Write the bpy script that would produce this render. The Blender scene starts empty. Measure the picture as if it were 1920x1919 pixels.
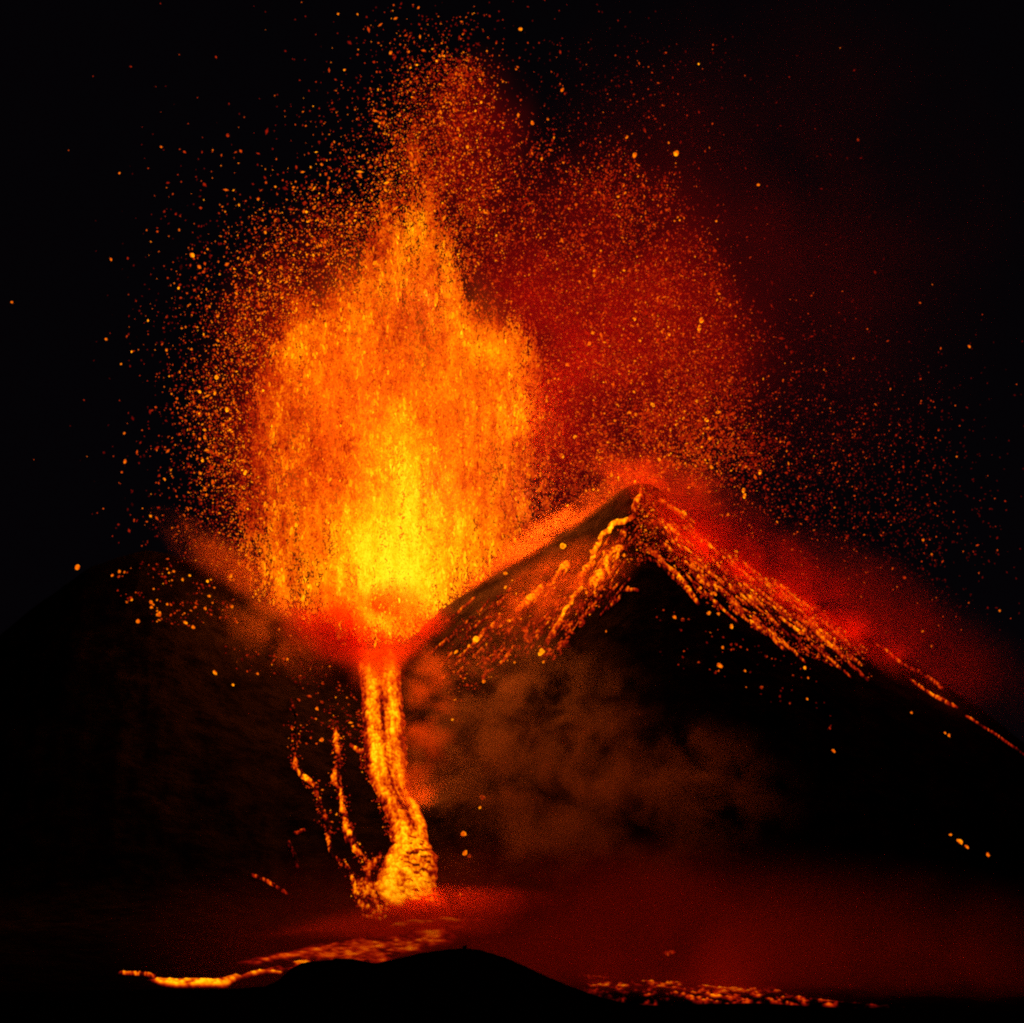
import bpy, bmesh, math, random
import numpy as np
from mathutils import Vector

rng = np.random.default_rng(7)
random.seed(7)
scene = bpy.context.scene
col = scene.collection

# ------------------------------------------------------------------ camera
CAM = np.array([0.0, -5000.0, 40.0])
PITCH = math.radians(6.0)
cam_data = bpy.data.cameras.new("camera")
cam = bpy.data.objects.new("camera", cam_data)
col.objects.link(cam)
cam.location = CAM
cam.rotation_euler = (math.radians(90) + PITCH, 0, 0)
cam_data.sensor_width = 36.0
cam_data.lens = 36.0 * 5000.0 / 960.0
cam_data.clip_start = 1.0
cam_data.clip_end = 60000.0
scene.camera = cam

# ------------------------------------------------------------------ night sky
world = bpy.data.worlds.new("World")
scene.world = world
world.use_nodes = True
wn, wl = world.node_tree.nodes, world.node_tree.links
wn.clear()
w_out = wn.new("ShaderNodeOutputWorld")
sky = wn.new("ShaderNodeTexSky")
sky.sky_type = 'NISHITA'
sky.sun_disc = False
sky.sun_elevation = math.radians(-6.0)
sky.sun_rotation = math.radians(200.0)
bg_sky = wn.new("ShaderNodeBackground")
bg_sky.inputs["Strength"].default_value = 0.05
wl.new(sky.outputs[0], bg_sky.inputs["Color"])
bg_air = wn.new("ShaderNodeBackground")           # airglow of a moonless night
bg_air.inputs["Color"].default_value = (0.0012, 0.0008, 0.0014, 1)
bg_air.inputs["Strength"].default_value = 1.0
w_add = wn.new("ShaderNodeAddShader")
wl.new(bg_sky.outputs[0], w_add.inputs[0])
wl.new(bg_air.outputs[0], w_add.inputs[1])
wl.new(w_add.outputs[0], w_out.inputs["Surface"])

# ------------------------------------------------------------------ exposure, sampling
vs = scene.view_settings
vs.view_transform = 'Standard'
vs.look = 'None'
vs.exposure = 0.0
vs.gamma = 1.0
cy = scene.cycles
cy.max_bounces = 4
cy.diffuse_bounces = 1
cy.glossy_bounces = 1
cy.transmission_bounces = 0
cy.volume_bounces = 1
cy.transparent_max_bounces = 8
cy.use_denoising = False
cy.pixel_filter_type = 'BLACKMAN_HARRIS'
cy.filter_width = 2.1
cy.sample_clamp_indirect = 4.0
cy.volume_max_steps = 256
cy.use_adaptive_sampling = False

# ------------------------------------------------------------------ helpers
F = np.array([0.0, math.cos(PITCH), math.sin(PITCH)])
U = np.array([0.0, -math.sin(PITCH), math.cos(PITCH)])
R_ = np.array([1.0, 0.0, 0.0])


def ray(px, py):
    a = (np.asarray(px, float) - 960.0) / 10000.0
    b = (959.5 - np.asarray(py, float)) / 10000.0
    return F + a[..., None] * R_ + b[..., None] * U


def at(px, py, Y=0.0):
    """world point at depth Y that the photograph shows at (px, py)"""
    d = ray(px, py)
    t = (np.asarray(Y, float) - CAM[1]) / d[..., 1]
    return CAM + t[..., None] * d


def to_px(p):
    v = np.asarray(p, float) - CAM
    f = v @ F
    return 960.0 + 10000.0 * (v @ R_) / f, 959.5 - 10000.0 * (v @ U) / f


_T = np.random.default_rng(3).random((256, 256))


def vnoise(x, y):
    xi, yi = np.floor(x).astype(int), np.floor(y).astype(int)
    fx, fy = x - xi, y - yi
    fx, fy = fx * fx * (3 - 2 * fx), fy * fy * (3 - 2 * fy)
    a, b = _T[xi & 255, yi & 255], _T[(xi + 1) & 255, yi & 255]
    c, d = _T[xi & 255, (yi + 1) & 255], _T[(xi + 1) & 255, (yi + 1) & 255]
    return (a * (1 - fx) + b * fx) * (1 - fy) + (c * (1 - fx) + d * fx) * fy


def fbm(x, y, octv=4, gain=0.5):
    s, a, n = 0.0, 1.0, 0.0
    for k in range(octv):
        s = s + a * vnoise(x * 2 ** k + 17.3 * k, y * 2 ** k + 9.1 * k)
        n += a
        a *= gain
    return s / n


def sstep(a, b, x):
    t = np.clip((x - a) / (b - a), 0, 1)
    return t * t * (3 - 2 * t)


def poly_sd(px, py, poly):
    """signed distance to a polygon (negative inside)"""
    p = np.stack([px, py], -1)
    poly = np.asarray(poly, float)
    d = np.full(px.shape, 1e9)
    inside = np.zeros(px.shape, bool)
    for a, b in zip(poly, np.roll(poly, -1, axis=0)):
        e, w = b - a, p - a
        t = np.clip((w @ e) / (e @ e), 0, 1)
        d = np.minimum(d, np.linalg.norm(w - t[..., None] * e, axis=-1))
        c = ((a[1] > py) != (b[1] > py))
        if b[1] != a[1]:
            xx = (b[0] - a[0]) * (py - a[1]) / (b[1] - a[1]) + a[0]
            inside ^= c & (px < xx)
    return np.where(inside, -d, d)


HEAT_T = [0.0, 0.12, 0.25, 0.38, 0.50, 0.62, 0.75, 0.88, 1.0, 1.2]
HEAT_R = [0.0, 0.020, 0.13, 0.36, 0.66, 0.92, 1.15, 1.5, 2.0, 3.0]
HEAT_G = [0.0, 0.0005, 0.002, 0.0085, 0.038, 0.108, 0.225, 0.40, 0.60, 0.9]
HEAT_B = [0.0, 0.0004, 0.0008, 0.0009, 0.0008, 0.0006, 0.0006, 0.001, 0.002, 0.012]


def heat_rgb(h):
    h = np.clip(h, 0, 1.2)
    return np.stack([np.interp(h, HEAT_T, c) for c in (HEAT_R, HEAT_G, HEAT_B)] + [np.ones_like(h)], -1)


def link(o, parent=None):
    col.objects.link(o)
    if parent is not None:
        o.parent = parent
    return o


def tag(o, label=None, cat=None, group=None, kind=None):
    if label:
        o["label"] = label
    if cat:
        o["category"] = cat
    if group:
        o["group"] = group
    if kind:
        o["kind"] = kind
    return o


def mesh_np(name, verts, faces, mat, parent=None, glow=None, smooth=True):
    """verts (n,3), faces (m,k) -> ONE mesh object; glow: per-vertex emission colour"""
    me = bpy.data.meshes.new(name)
    verts = np.ascontiguousarray(verts, np.float32)
    faces = np.ascontiguousarray(faces, np.int32)
    m, k = faces.shape
    me.vertices.add(len(verts))
    me.vertices.foreach_set("co", verts.ravel())
    me.loops.add(m * k)
    me.loops.foreach_set("vertex_index", faces.ravel())
    me.polygons.add(m)
    me.polygons.foreach_set("loop_start", np.arange(0, m * k, k, dtype=np.int32))
    me.update(calc_edges=True)
    me.validate()
    if smooth:
        me.polygons.foreach_set("use_smooth", np.ones(len(me.polygons), bool))
    if glow is not None:
        at_ = me.attributes.new("glow", 'FLOAT_COLOR', 'POINT')
        at_.data.foreach_set("color", np.ascontiguousarray(glow, np.float32).ravel())
    me.materials.append(mat)
    o = bpy.data.objects.new(name, me)
    return link(o, parent)


# ------------------------------------------------------------------ materials
def new_mat(name):
    m = bpy.data.materials.new(name)
    m.use_nodes = True
    m.node_tree.nodes.clear()
    return m, m.node_tree.nodes, m.node_tree.links


def rock_material(name, c1, c2, scale, bump=1.0):
    m, n, l = new_mat(name)
    out = n.new("ShaderNodeOutputMaterial")
    bs = n.new("ShaderNodeBsdfPrincipled")
    geo = n.new("ShaderNodeNewGeometry")
    nz = n.new("ShaderNodeTexNoise")
    nz.inputs["Scale"].default_value = scale
    nz.inputs["Detail"].default_value = 8
    nz.inputs["Roughness"].default_value = 0.65
    rp = n.new("ShaderNodeValToRGB")
    rp.color_ramp.elements[0].color = (*c1, 1)
    rp.color_ramp.elements[1].color = (*c2, 1)
    rp.color_ramp.elements[0].position = 0.35
    rp.color_ramp.elements[1].position = 0.68
    bp = n.new("ShaderNodeBump")
    bp.inputs["Strength"].default_value = bump
    bp.inputs["Distance"].default_value = 6.0
    l.new(geo.outputs["Position"], nz.inputs["Vector"])
    l.new(nz.outputs["Fac"], rp.inputs["Fac"])
    l.new(rp.outputs["Color"], bs.inputs["Base Color"])
    l.new(nz.outputs["Fac"], bp.inputs["Height"])
    l.new(bp.outputs["Normal"], bs.inputs["Normal"])
    bs.inputs["Roughness"].default_value = 0.92
    bs.inputs["Specular IOR Level"].default_value = 0.0
    l.new(bs.outputs[0], out.inputs["Surface"])
    return m


def lava_material(name, sample=False):
    """dark crust that gives off the light of its own heat (per-vertex heat colour)"""
    m, n, l = new_mat(name)
    out = n.new("ShaderNodeOutputMaterial")
    bs = n.new("ShaderNodeBsdfPrincipled")
    bs.inputs["Base Color"].default_value = (0.013, 0.012, 0.011, 1)
    bs.inputs["Roughness"].default_value = 0.95
    bs.inputs["Specular IOR Level"].default_value = 0.0
    at_ = n.new("ShaderNodeAttribute")
    at_.attribute_name = "glow"
    l.new(at_.outputs["Color"], bs.inputs["Emission Color"])
    bs.inputs["Emission Strength"].default_value = 1.0
    l.new(bs.outputs[0], out.inputs["Surface"])
    m.cycles.emission_sampling = 'AUTO' if sample else 'NONE'
    return m


M_ROCK = rock_material("basalt_scree", (0.007, 0.0065, 0.006), (0.030, 0.026, 0.023), 0.045)
M_HILL = rock_material("dark_heath", (0.012, 0.013, 0.014), (0.024, 0.025, 0.026), 0.08, 0.6)
M_GROUND = rock_material("dark_ground", (0.03, 0.03, 0.03), (0.06, 0.06, 0.055), 0.01, 0.4)
M_LAVA = lava_material("molten_lava", True)
M_SPRAY = lava_material("airborne_lava", False)


def smoke_material(name, scatter, s_col, absorb, a_col, nscale, lo, hi, seed, aniso=0.25, edge=0.25, emit=None, stretch=(1, 1, 1)):
    m, n, l = new_mat(name)
    out = n.new("ShaderNodeOutputMaterial")
    tc = n.new("ShaderNodeTexCoord")
    ln = n.new("ShaderNodeVectorMath"); ln.operation = 'LENGTH'
    l.new(tc.outputs["Object"], ln.inputs[0])
    fo = n.new("ShaderNodeMapRange"); fo.interpolation_type = 'SMOOTHSTEP'
    fo.inputs["From Min"].default_value = 1.0
    fo.inputs["From Max"].default_value = edge
    l.new(ln.outputs["Value"], fo.inputs["Value"])
    geo = n.new("ShaderNodeNewGeometry")
    mp = n.new("ShaderNodeMapping")
    mp.inputs["Location"].default_value = (seed * 13.7, seed * 7.1, seed * 3.3)
    mp.inputs["Scale"].default_value = [nscale * s for s in stretch]
    l.new(geo.outputs["Position"], mp.inputs["Vector"])
    nz = n.new("ShaderNodeTexNoise")
    nz.inputs["Scale"].default_value = 1.0
    nz.inputs["Detail"].default_value = 4
    nz.inputs["Roughness"].default_value = 0.55
    nz.inputs["Distortion"].default_value = 0.6
    l.new(mp.outputs[0], nz.inputs["Vector"])
    mr = n.new("ShaderNodeMapRange"); mr.interpolation_type = 'SMOOTHSTEP'
    mr.inputs["From Min"].default_value = lo
    mr.inputs["From Max"].default_value = hi
    l.new(nz.outputs["Fac"], mr.inputs["Value"])
    mu = n.new("ShaderNodeMath"); mu.operation = 'MULTIPLY'
    l.new(fo.outputs[0], mu.inputs[0]); l.new(mr.outputs[0], mu.inputs[1])

    def scaled(v):
        k = n.new("ShaderNodeMath"); k.operation = 'MULTIPLY'
        l.new(mu.outputs[0], k.inputs[0]); k.inputs[1].default_value = v
        return k.outputs[0]
    last = None
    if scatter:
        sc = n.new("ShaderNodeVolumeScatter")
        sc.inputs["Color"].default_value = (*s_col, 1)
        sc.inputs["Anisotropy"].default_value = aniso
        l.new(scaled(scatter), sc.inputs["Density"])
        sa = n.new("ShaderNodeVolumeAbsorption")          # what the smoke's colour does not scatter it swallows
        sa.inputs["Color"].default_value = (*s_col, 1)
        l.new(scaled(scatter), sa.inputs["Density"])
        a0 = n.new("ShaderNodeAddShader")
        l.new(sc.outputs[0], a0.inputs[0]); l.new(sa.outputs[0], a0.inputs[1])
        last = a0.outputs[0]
    if absorb:
        ab = n.new("ShaderNodeVolumeAbsorption")
        ab.inputs["Color"].default_value = (*a_col, 1)
        l.new(scaled(absorb), ab.inputs["Density"])
        if last is not None:
            ad = n.new("ShaderNodeAddShader")
            l.new(last, ad.inputs[0]); l.new(ab.outputs[0], ad.inputs[1])
            last = ad.outputs[0]
        else:
            last = ab.outputs[0]
    if emit is not None:
        em = n.new("ShaderNodeEmission")
        em.inputs["Color"].default_value = (*emit[0], 1)
        l.new(scaled(emit[1]), em.inputs["Strength"])
        if last is not None:
            ad = n.new("ShaderNodeAddShader")
            l.new(last, ad.inputs[0]); l.new(em.outputs[0], ad.inputs[1])
            last = ad.outputs[0]
        else:
            last = em.outputs[0]
    l.new(last, out.inputs["Volume"])
    return m


def ico_np(sub):
    bm = bmesh.new()
    bmesh.ops.create_icosphere(bm, subdivisions=sub, radius=1.0)
    v = np.array([x.co[:] for x in bm.verts])
    f = np.array([[x.index for x in q.verts] for q in bm.faces])
    bm.free()
    return v, f


ICO1, ICO2, ICO3 = ico_np(1), ico_np(2), ico_np(3)


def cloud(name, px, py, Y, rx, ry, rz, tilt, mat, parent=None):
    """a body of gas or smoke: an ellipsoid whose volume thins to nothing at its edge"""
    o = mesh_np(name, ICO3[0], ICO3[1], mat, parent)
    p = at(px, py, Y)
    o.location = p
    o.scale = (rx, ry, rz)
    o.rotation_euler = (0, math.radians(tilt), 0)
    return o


# ------------------------------------------------------------------ terrain
RIDGE_PX = [(-400, 1520), (-120, 1290), (60, 1140), (170, 1062), (245, 1038), (275, 1031), (310, 1036), (370, 1058), (430, 1095), (480, 1130),
            (540, 1165), (600, 1192), (650, 1212), (700, 1222), (745, 1220), (775, 1196), (800, 1168), (845, 1130),
            (900, 1094), (960, 1056), (1040, 1006), (1110, 960), (1142, 936), (1166, 918), (1184, 908), (1206, 905), (1228, 910), (1250, 928),
            (1272, 952), (1330, 1000), (1420, 1058), (1520, 1122), (1620, 1186), (1740, 1262), (1840, 1330), (1920, 1392), (2100, 1520), (2400, 1740)]
rp = at(np.array([p[0] for p in RIDGE_PX]), np.array([p[1] for p in RIDGE_PX]), 0.0)
XS = np.concatenate([np.arange(-2600, -540, 20.0), np.arange(-540, 541, 2.5), np.arange(560, 2601, 20.0)])
YS = np.concatenate([np.arange(-2400, -1600, 20.0), np.arange(-1600, -520, 6.0), np.arange(-520, 60, 3.0), np.arange(60, 500, 8.0), np.arange(500, 1801, 40.0)])
xf = np.arange(-2600, 2601, 2.0)
Rf = np.interp(xf, rp[:, 0], rp[:, 2])
sl_l = (rp[1, 2] - rp[0, 2]) / (rp[1, 0] - rp[0, 0])
sl_r = (rp[-1, 2] - rp[-2, 2]) / (rp[-1, 0] - rp[-2, 0])
Rf = np.where(xf < rp[0, 0], rp[0, 2] + (xf - rp[0, 0]) * sl_l, Rf)
Rf = np.where(xf > rp[-1, 0], rp[-1, 2] + (xf - rp[-1, 0]) * sl_r, Rf)


def blur(a, s):
    if s < 1:
        return a
    k = np.arange(-int(3 * s), int(3 * s) + 1)
    w = np.exp(-0.5 * (k / s) ** 2)
    w /= w.sum()
    return np.convolve(np.pad(a, len(k) // 2, mode='edge'), w, mode='valid')


LV = [0, 20, 60, 130, 250, 450]
RB = np.stack([np.interp(XS, xf, blur(Rf, d * 0.16)) for d in LV])      # the ridge softens away from its crest
GX, GY = np.meshgrid(XS, YS)
D_ = -GY
Df = np.clip(np.abs(D_), 0, 450)
idx = np.clip(np.searchsorted(LV, Df, side='right') - 1, 0, len(LV) - 2)
LVa = np.array(LV, float)
tt = (Df - LVa[idx]) / (LVa[idx + 1] - LVa[idx])
ci = np.broadcast_to(np.arange(len(XS)), Df.shape)
Rm = RB[idx, ci] * (1 - tt) + RB[idx + 1, ci] * tt
front = Rm - np.clip(D_, 0, None) * 0.62
back = Rm - np.clip(-D_, 0, None) * 0.75
crater = 330 + 8 * fbm(GX / 25, GY / 25)
in_cr = sstep(-420, -360, GX) * sstep(130, 60, GX) * sstep(330, 260, GY)
back = np.where(in_cr > 0, np.maximum(back, crater * in_cr + back * (1 - in_cr)), back)
back = np.maximum(back, (415 - np.abs(GY - 290) * 0.6 - np.clip(np.abs(GX + 150) - 220, 0, None) * 0.6))
cone = np.where(D_ >= 0, front, back)
plain = 175 + 0.0858 * (GY + 424)
plain = np.where(GY < -1500, 82.7 + 0.05 * (GY + 1500), plain)
plain = np.where(GY > 0, 211 - 0.12 * GY, plain)
plain = plain + 16 * (fbm(GX / 130, GY / 130, 4) - 0.5) * sstep(-1500, -900, GY)
k_ = 42.0
hmix = np.clip(0.5 + 0.5 * (cone - plain) / k_, 0, 1)
H = cone * hmix + plain * (1 - hmix) + k_ * hmix * (1 - hmix)
amp = sstep(0, 60, D_) * 0.85 + 0.15
gully = fbm(GX / 34 + 0.25 * fbm(GX / 60, GY / 60), GY / 260, 4) - 0.5
rough = fbm(GX / 40, GY / 40, 5, 0.55) - 0.5
H = H + amp * (7 * gully * sstep(0, 25, cone - plain) + 9 * rough) + 1.6 * (fbm(GX / 7, GY / 7, 3) - 0.5)
H = np.where(GY < -1600, H - 0.02 * (-1600 - GY), H)


def height(x, y):
    x = np.clip(x, XS[0], XS[-1] - 1e-3)
    y = np.clip(y, YS[0], YS[-1] - 1e-3)
    i = np.clip(np.searchsorted(XS, x, side='right') - 1, 0, len(XS) - 2)
    j = np.clip(np.searchsorted(YS, y, side='right') - 1, 0, len(YS) - 2)
    fx = (x - XS[i]) / (XS[i + 1] - XS[i])
    fy = (y - YS[j]) / (YS[j + 1] - YS[j])
    return (H[j, i] * (1 - fx) + H[j, i + 1] * fx) * (1 - fy) + (H[j + 1, i] * (1 - fx) + H[j + 1, i + 1] * fx) * fy


YM = np.concatenate([np.arange(-1800, -560, 6.0), np.arange(-560, 25, 2.0)])


def drape(px, py):
    """where the sight lines through (px, py) meet the volcano's ground; second result says which do"""
    px, py = np.asarray(px, float), np.asarray(py, float)
    d = ray(px, py)
    res = np.zeros((len(px), 3))
    ok = np.zeros(len(px), bool)
    for s in range(0, len(px), 4000):
        dd = d[s:s + 4000]
        t = (YM[None, :] - CAM[1]) / dd[:, 1:2]
        X = CAM[0] + t * dd[:, 0:1]
        Z = CAM[2] + t * dd[:, 2:3]
        g = Z - height(X, np.broadcast_to(YM, X.shape))
        below = g < 0
        hit = below.any(1)
        k = np.clip(below.argmax(1), 1, None)
        r = np.arange(len(dd))
        g0, g1 = g[r, k - 1], g[r, k]
        w = np.clip(g0 / np.where(np.abs(g0 - g1) < 1e-9, 1, g0 - g1), 0, 1)
        yy = YM[k - 1] * (1 - w) + YM[k] * w
        tt_ = (yy - CAM[1]) / dd[:, 1]
        res[s:s + 4000] = CAM + tt_[:, None] * dd
        ok[s:s + 4000] = hit
    return res, ok


ny, nx = H.shape
gi = np.arange(ny * nx).reshape(ny, nx)
tf = np.stack([gi[:-1, :-1], gi[:-1, 1:], gi[1:, 1:], gi[1:, :-1]], -1).reshape(-1, 4)
volcano = mesh_np("volcano_terrain", np.stack([GX, GY, H], -1).reshape(-1, 3), tf, M_ROCK)
tag(volcano, "black basalt volcano cone with a breached crater rim and a peak", "volcano", kind="structure")

gr = mesh_np("ground", np.array([[-40000, -9000, 0], [40000, -9000, 0], [40000, 60000, 0], [-40000, 60000, 0]], float), np.array([[0, 1, 2, 3]]), M_GROUND, smooth=False)
tag(gr, "dark ground reaching to the horizon below the mountain", "ground", kind="structure")

# the hill in front
HILL_PX = [(-400, 1880), (0, 1862), (200, 1856), (300, 1856), (420, 1856), (500, 1850), (527, 1836), (545, 1818), (565, 1807), (600, 1802), (640, 1798), (662, 1799),
           (690, 1805), (706, 1807), (735, 1801), (790, 1788), (840, 1781), (872, 1779), (900, 1782), (950, 1797), (1000, 1820),
           (1060, 1847), (1120, 1868), (1180, 1884), (1240, 1886), (1330, 1883), (1420, 1882), (1500, 1886), (1580, 1891), (1700, 1890), (1800, 1894), (1920, 1897), (2400, 1910)]
HY = -2200.0
hp = at(np.array([p[0] for p in HILL_PX]), np.array([p[1] for p in HILL_PX]), HY)
hx = np.concatenate([np.arange(-900, -300, 12.0), np.arange(-300, 301, 1.0), np.arange(312, 901, 12.0)])
hy = np.concatenate([np.arange(-900, -60, 20.0), np.arange(-60, 61, 3.0), np.arange(80, 500, 20.0)])
HX, HYY = np.meshgrid(hx, hy)
hz = np.interp(HX, hp[:, 0], hp[:, 2])
fall = np.where(HYY < 0, np.abs(HYY), np.abs(HYY) * 1.4)
hz = hz - 0.10 * np.clip(fall - 10, 0, None) - 0.0009 * np.clip(fall, 0, 10) ** 2
hz = hz + 0.5 * (fbm(HX / 9, HYY / 9, 4) - 0.5) + 0.6 * (fbm(HX / 2.2, HYY / 2.2, 2) - 0.5)
hn, hm = hz.shape
hi = np.arange(hn * hm).reshape(hn, hm)
hf = np.stack([hi[:-1, :-1], hi[:-1, 1:], hi[1:, 1:], hi[1:, :-1]], -1).reshape(-1, 4)
hill = mesh_np("hill", np.stack([HX, HYY + HY, hz], -1).reshape(-1, 3), hf, M_HILL)
tag(hill, "black rounded hill in front of the lava field", "hill", kind="structure")

# ------------------------------------------------------------------ molten flows lying on the slopes
def resample(pts, step):
    pts = np.asarray(pts, float)
    seg = np.r_[0, np.cumsum(np.linalg.norm(np.diff(pts[:, :2], axis=0), axis=1))]
    n = max(3, int(seg[-1] / step) + 1)
    s = np.linspace(0, seg[-1], n)
    return np.stack([np.interp(s, seg, pts[:, k]) for k in range(pts.shape[1])], -1), s


def grid_lava(name, PX, PY, heat, lump, parent=None, mat=None):
    """a sheet of lava over a grid of sight lines, raised off the ground by lump (0 at its rim)"""
    n, m = PX.shape
    P, ok = drape(PX.ravel(), PY.ravel())
    P[:, 2] += lump.ravel()
    gi = np.arange(n * m).reshape(n, m)
    f = np.stack([gi[:-1, :-1], gi[:-1, 1:], gi[1:, 1:], gi[1:, :-1]], -1).reshape(-1, 4)
    good = ok[f].all(1)
    ext = np.ptp(P[f][:, :, 1], axis=1)
    good &= ext < 90
    f = f[good]
    used, inv = np.unique(f, return_inverse=True)
    return mesh_np(name, P[used], inv.reshape(f.shape), mat or M_LAVA, parent, heat_rgb(heat.ravel()[used]))


def ribbon(name, pts, seed, bead=0.0, step=1.3, thick=1.6, rag=0.25, cool=0.03, wide=1.2):
    """pts: (px, py, width px, heat) along the stream"""
    c, s = resample(pts, step)
    c[:, 2] *= wide
    tx = np.gradient(c[:, 0]); ty = np.gradient(c[:, 1])
    ln = np.hypot(tx, ty) + 1e-9
    nxv, nyv = -ty / ln, tx / ln
    wob = (fbm(s / 18 + seed * 5.1, s * 0 + seed, 3) - 0.5)
    cx, cyy = c[:, 0] + wob * c[:, 2] * 0.9 * nxv, c[:, 1] + wob * c[:, 2] * 0.9 * nyv
    wid = c[:, 2] * (1 + rag * 3 * (fbm(s / 11 + seed * 3.3, s * 0 + seed + 4, 3) - 0.5))
    m = max(5, int(c[:, 2].max() / 1.4) + 1)
    v = np.linspace(-1, 1, m)
    PX = cx[:, None] + nxv[:, None] * v[None, :] * wid[:, None] * 0.5
    PY = cyy[:, None] + nyv[:, None] * v[None, :] * wid[:, None] * 0.5
    n1 = fbm((PX * .8 + PY * .6) / 3.3 + seed * 11, (PY * .8 - PX * .6) / 3.3 + seed, 2)
    n2 = fbm(PX / 10 + seed * 2, PY / 16 + seed * 7, 3)
    endf = sstep(0, 0.06, s / s[-1]) * sstep(1, 0.9, s / s[-1])
    h = (c[:, 3][:, None] - cool) * (1.12 - 0.45 * np.abs(v[None, :]) ** 2.5) + 0.85 * (n1 - 0.5) + 0.5 * (n2 - 0.5)
    if bead:
        h = h - 1.1 * bead * sstep(0.58, 0.42, n2) + 0.2 * bead
    h = h * (0.35 + 0.65 * endf[:, None])
    lump = thick * (1 - v[None, :] ** 2) * (0.4 + 1.2 * n1) * endf[:, None] + 0.25
    return grid_lava(name, PX, PY, np.clip(h, 0.0, 1.15), lump)


# -- the big flow out of the breach
EDGE = [(1205, 668, 740), (1235, 668, 752), (1290, 676, 752), (1330, 679, 758), (1400, 682, 763), (1440, 685, 764), (1480, 700, 771), (1515, 719, 786),
        (1550, 731, 800), (1580, 735, 804), (1598, 727, 812), (1610, 715, 822), (1640, 704, 818), (1668, 700, 820), (1690, 712, 826), (1706, 740, 822), (1722, 772, 806)]
E = np.array(EDGE, float)
ys = np.arange(1205, 1722.5, 1.6)
us = np.linspace(0, 1, 110)
Lx = np.interp(ys, E[:, 0], E[:, 1]); Rx = np.interp(ys, E[:, 0], E[:, 2])
Lx = Lx + 8 * (fbm(ys / 9, ys * 0 + 3.3, 3) - 0.5); Rx = Rx + 9 * (fbm(ys / 12, ys * 0 + 8.8, 3) - 0.5)
PX = Lx[:, None] + (Rx - Lx)[:, None] * us[None, :]
PY = np.broadcast_to(ys[:, None], PX.shape) + 0.0
n_f = fbm((PX * .8 + PY * .6) / 3.6, (PY * .8 - PX * .6) / 3.4, 3); n_m = fbm(PX / 15 + 5, PY / 11, 3); n_b = fbm(PX / 40 + 2, PY / 60, 2)
h = 0.74 + 0.72 * (n_f - 0.5) + 0.50 * (fbm(us[None, :] * 11 + PY * 0.004, PY / 46, 3) - 0.5) * sstep(1640, 1560, PY) + 0.50 * (n_m - 0.5) + 0.06 * sstep(0.6, 0.2, us)[None, :] + 0.35 * (n_b - 0.5)
edge = np.minimum(us, 1 - us)[None, :] * 2
h = h - 0.44 * (1 - sstep(0, 0.42, edge))
mid_x = np.interp(PY, [1205, 1300, 1400, 1450, 1500, 1530, 1556, 1580, 1620, 1720], [712, 716, 719, 729, 745, 762, 775, 780, 785, 790])
h = h - 0.34 * np.exp(-((PX - mid_x) / 5.5) ** 2) * sstep(1250, 1330, PY) * sstep(1575, 1545, PY)
h = h - 0.20 * np.exp(-((PX - (mid_x + 3)) / 16) ** 2) * sstep(1280, 1330, PY) * sstep(1400, 1360, PY)
low = sstep(1540, 1600, PY)
crust = sstep(0.52, 0.64, fbm(PX / 13 + 40, PY / 5.5 + 11, 3)) * np.exp(-((PX - 785) / 32) ** 2)
h = h + low * 0.15 - 0.55 * low * crust
h = h * sstep(1722, 1690, PY + 14 * (fbm(PX / 11, PX * 0 + 2.2, 2) - 0.5)) * (0.62 + 0.38 * sstep(1205, 1300, PY))
lump = (1 - (2 * us[None, :] - 1) ** 4) * (1.0 + 3.0 * n_m + 1.4 * n_f)
flow = grid_lava("lava_flow", PX, PY, np.clip(h, 0.05, 1.12), lump)
tag(flow, "wide bright yellow lava flow pouring from the breach down to the plain", "lava flow")

N_ = 0


def stream(label, pts, bead=0.0, thick=1.4, rag=0.25, group="glowing lava streams on the cone", name="lava_stream"):
    global N_
    N_ += 1
    up = min(p[1] for p in pts) < 1290 and min(p[0] for p in pts) > 780
    o = ribbon(name, pts, N_ * 1.37, bead, thick=thick, rag=rag, cool=0.07 if up else 0.05, wide=0.95 if up else 0.9)
    return tag(o, label, "lava stream", group)


stream("outer beaded red side stream bending down beside the big lava flow",
       [(548, 1310, 10, .42), (556, 1345, 5, .2), (553, 1400, 6, .25), (553, 1440, 8, .40), (568, 1458, 11, .62), (588, 1472, 11, .6), (595, 1490, 7, .42), (601, 1516, 9, .52), (613, 1545, 13, .5),
        (617, 1582, 10, .46), (622, 1606, 7, .32), (650, 1624, 7, .46), (663, 1655, 8, .52), (669, 1682, 12, .58), (684, 1702, 17, .56), (712, 1718, 17, .58), (730, 1728, 9, .4)], bead=.34, rag=.4)
stream("inner beaded orange side stream nearest the big lava flow",
       [(628, 1362, 10, .40), (632, 1392, 17, .56), (634, 1420, 10, .45), (637, 1434, 13, .60), (626, 1456, 26, .58), (634, 1472, 13, .4), (641, 1494, 11, .5), (644, 1516, 14, .60), (647, 1545, 19, .56),
        (655, 1566, 26, .62), (664, 1586, 16, .6), (674, 1600, 12, .5), (690, 1618, 9, .30), (704, 1640, 11, .34)], bead=.36, rag=.4)
stream("short stub of orange lava between side stream and big flow", [(655, 1398, 8, .5), (668, 1404, 10, .66), (684, 1412, 10, .45)], bead=.2)
stream("dark crusted apron with red cracks at the left foot of the big flow",
       [(725, 1600, 22, .42), (700, 1625, 36, .38), (688, 1655, 42, .36), (690, 1685, 44, .46), (712, 1708, 34, .45), (745, 1722, 22, .42)], bead=.3)
stream("thin bright sliver of lava just below the flow's foot", [(676, 1718, 5, .5), (692, 1720, 7, .6), (708, 1722, 4, .4)])
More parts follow.
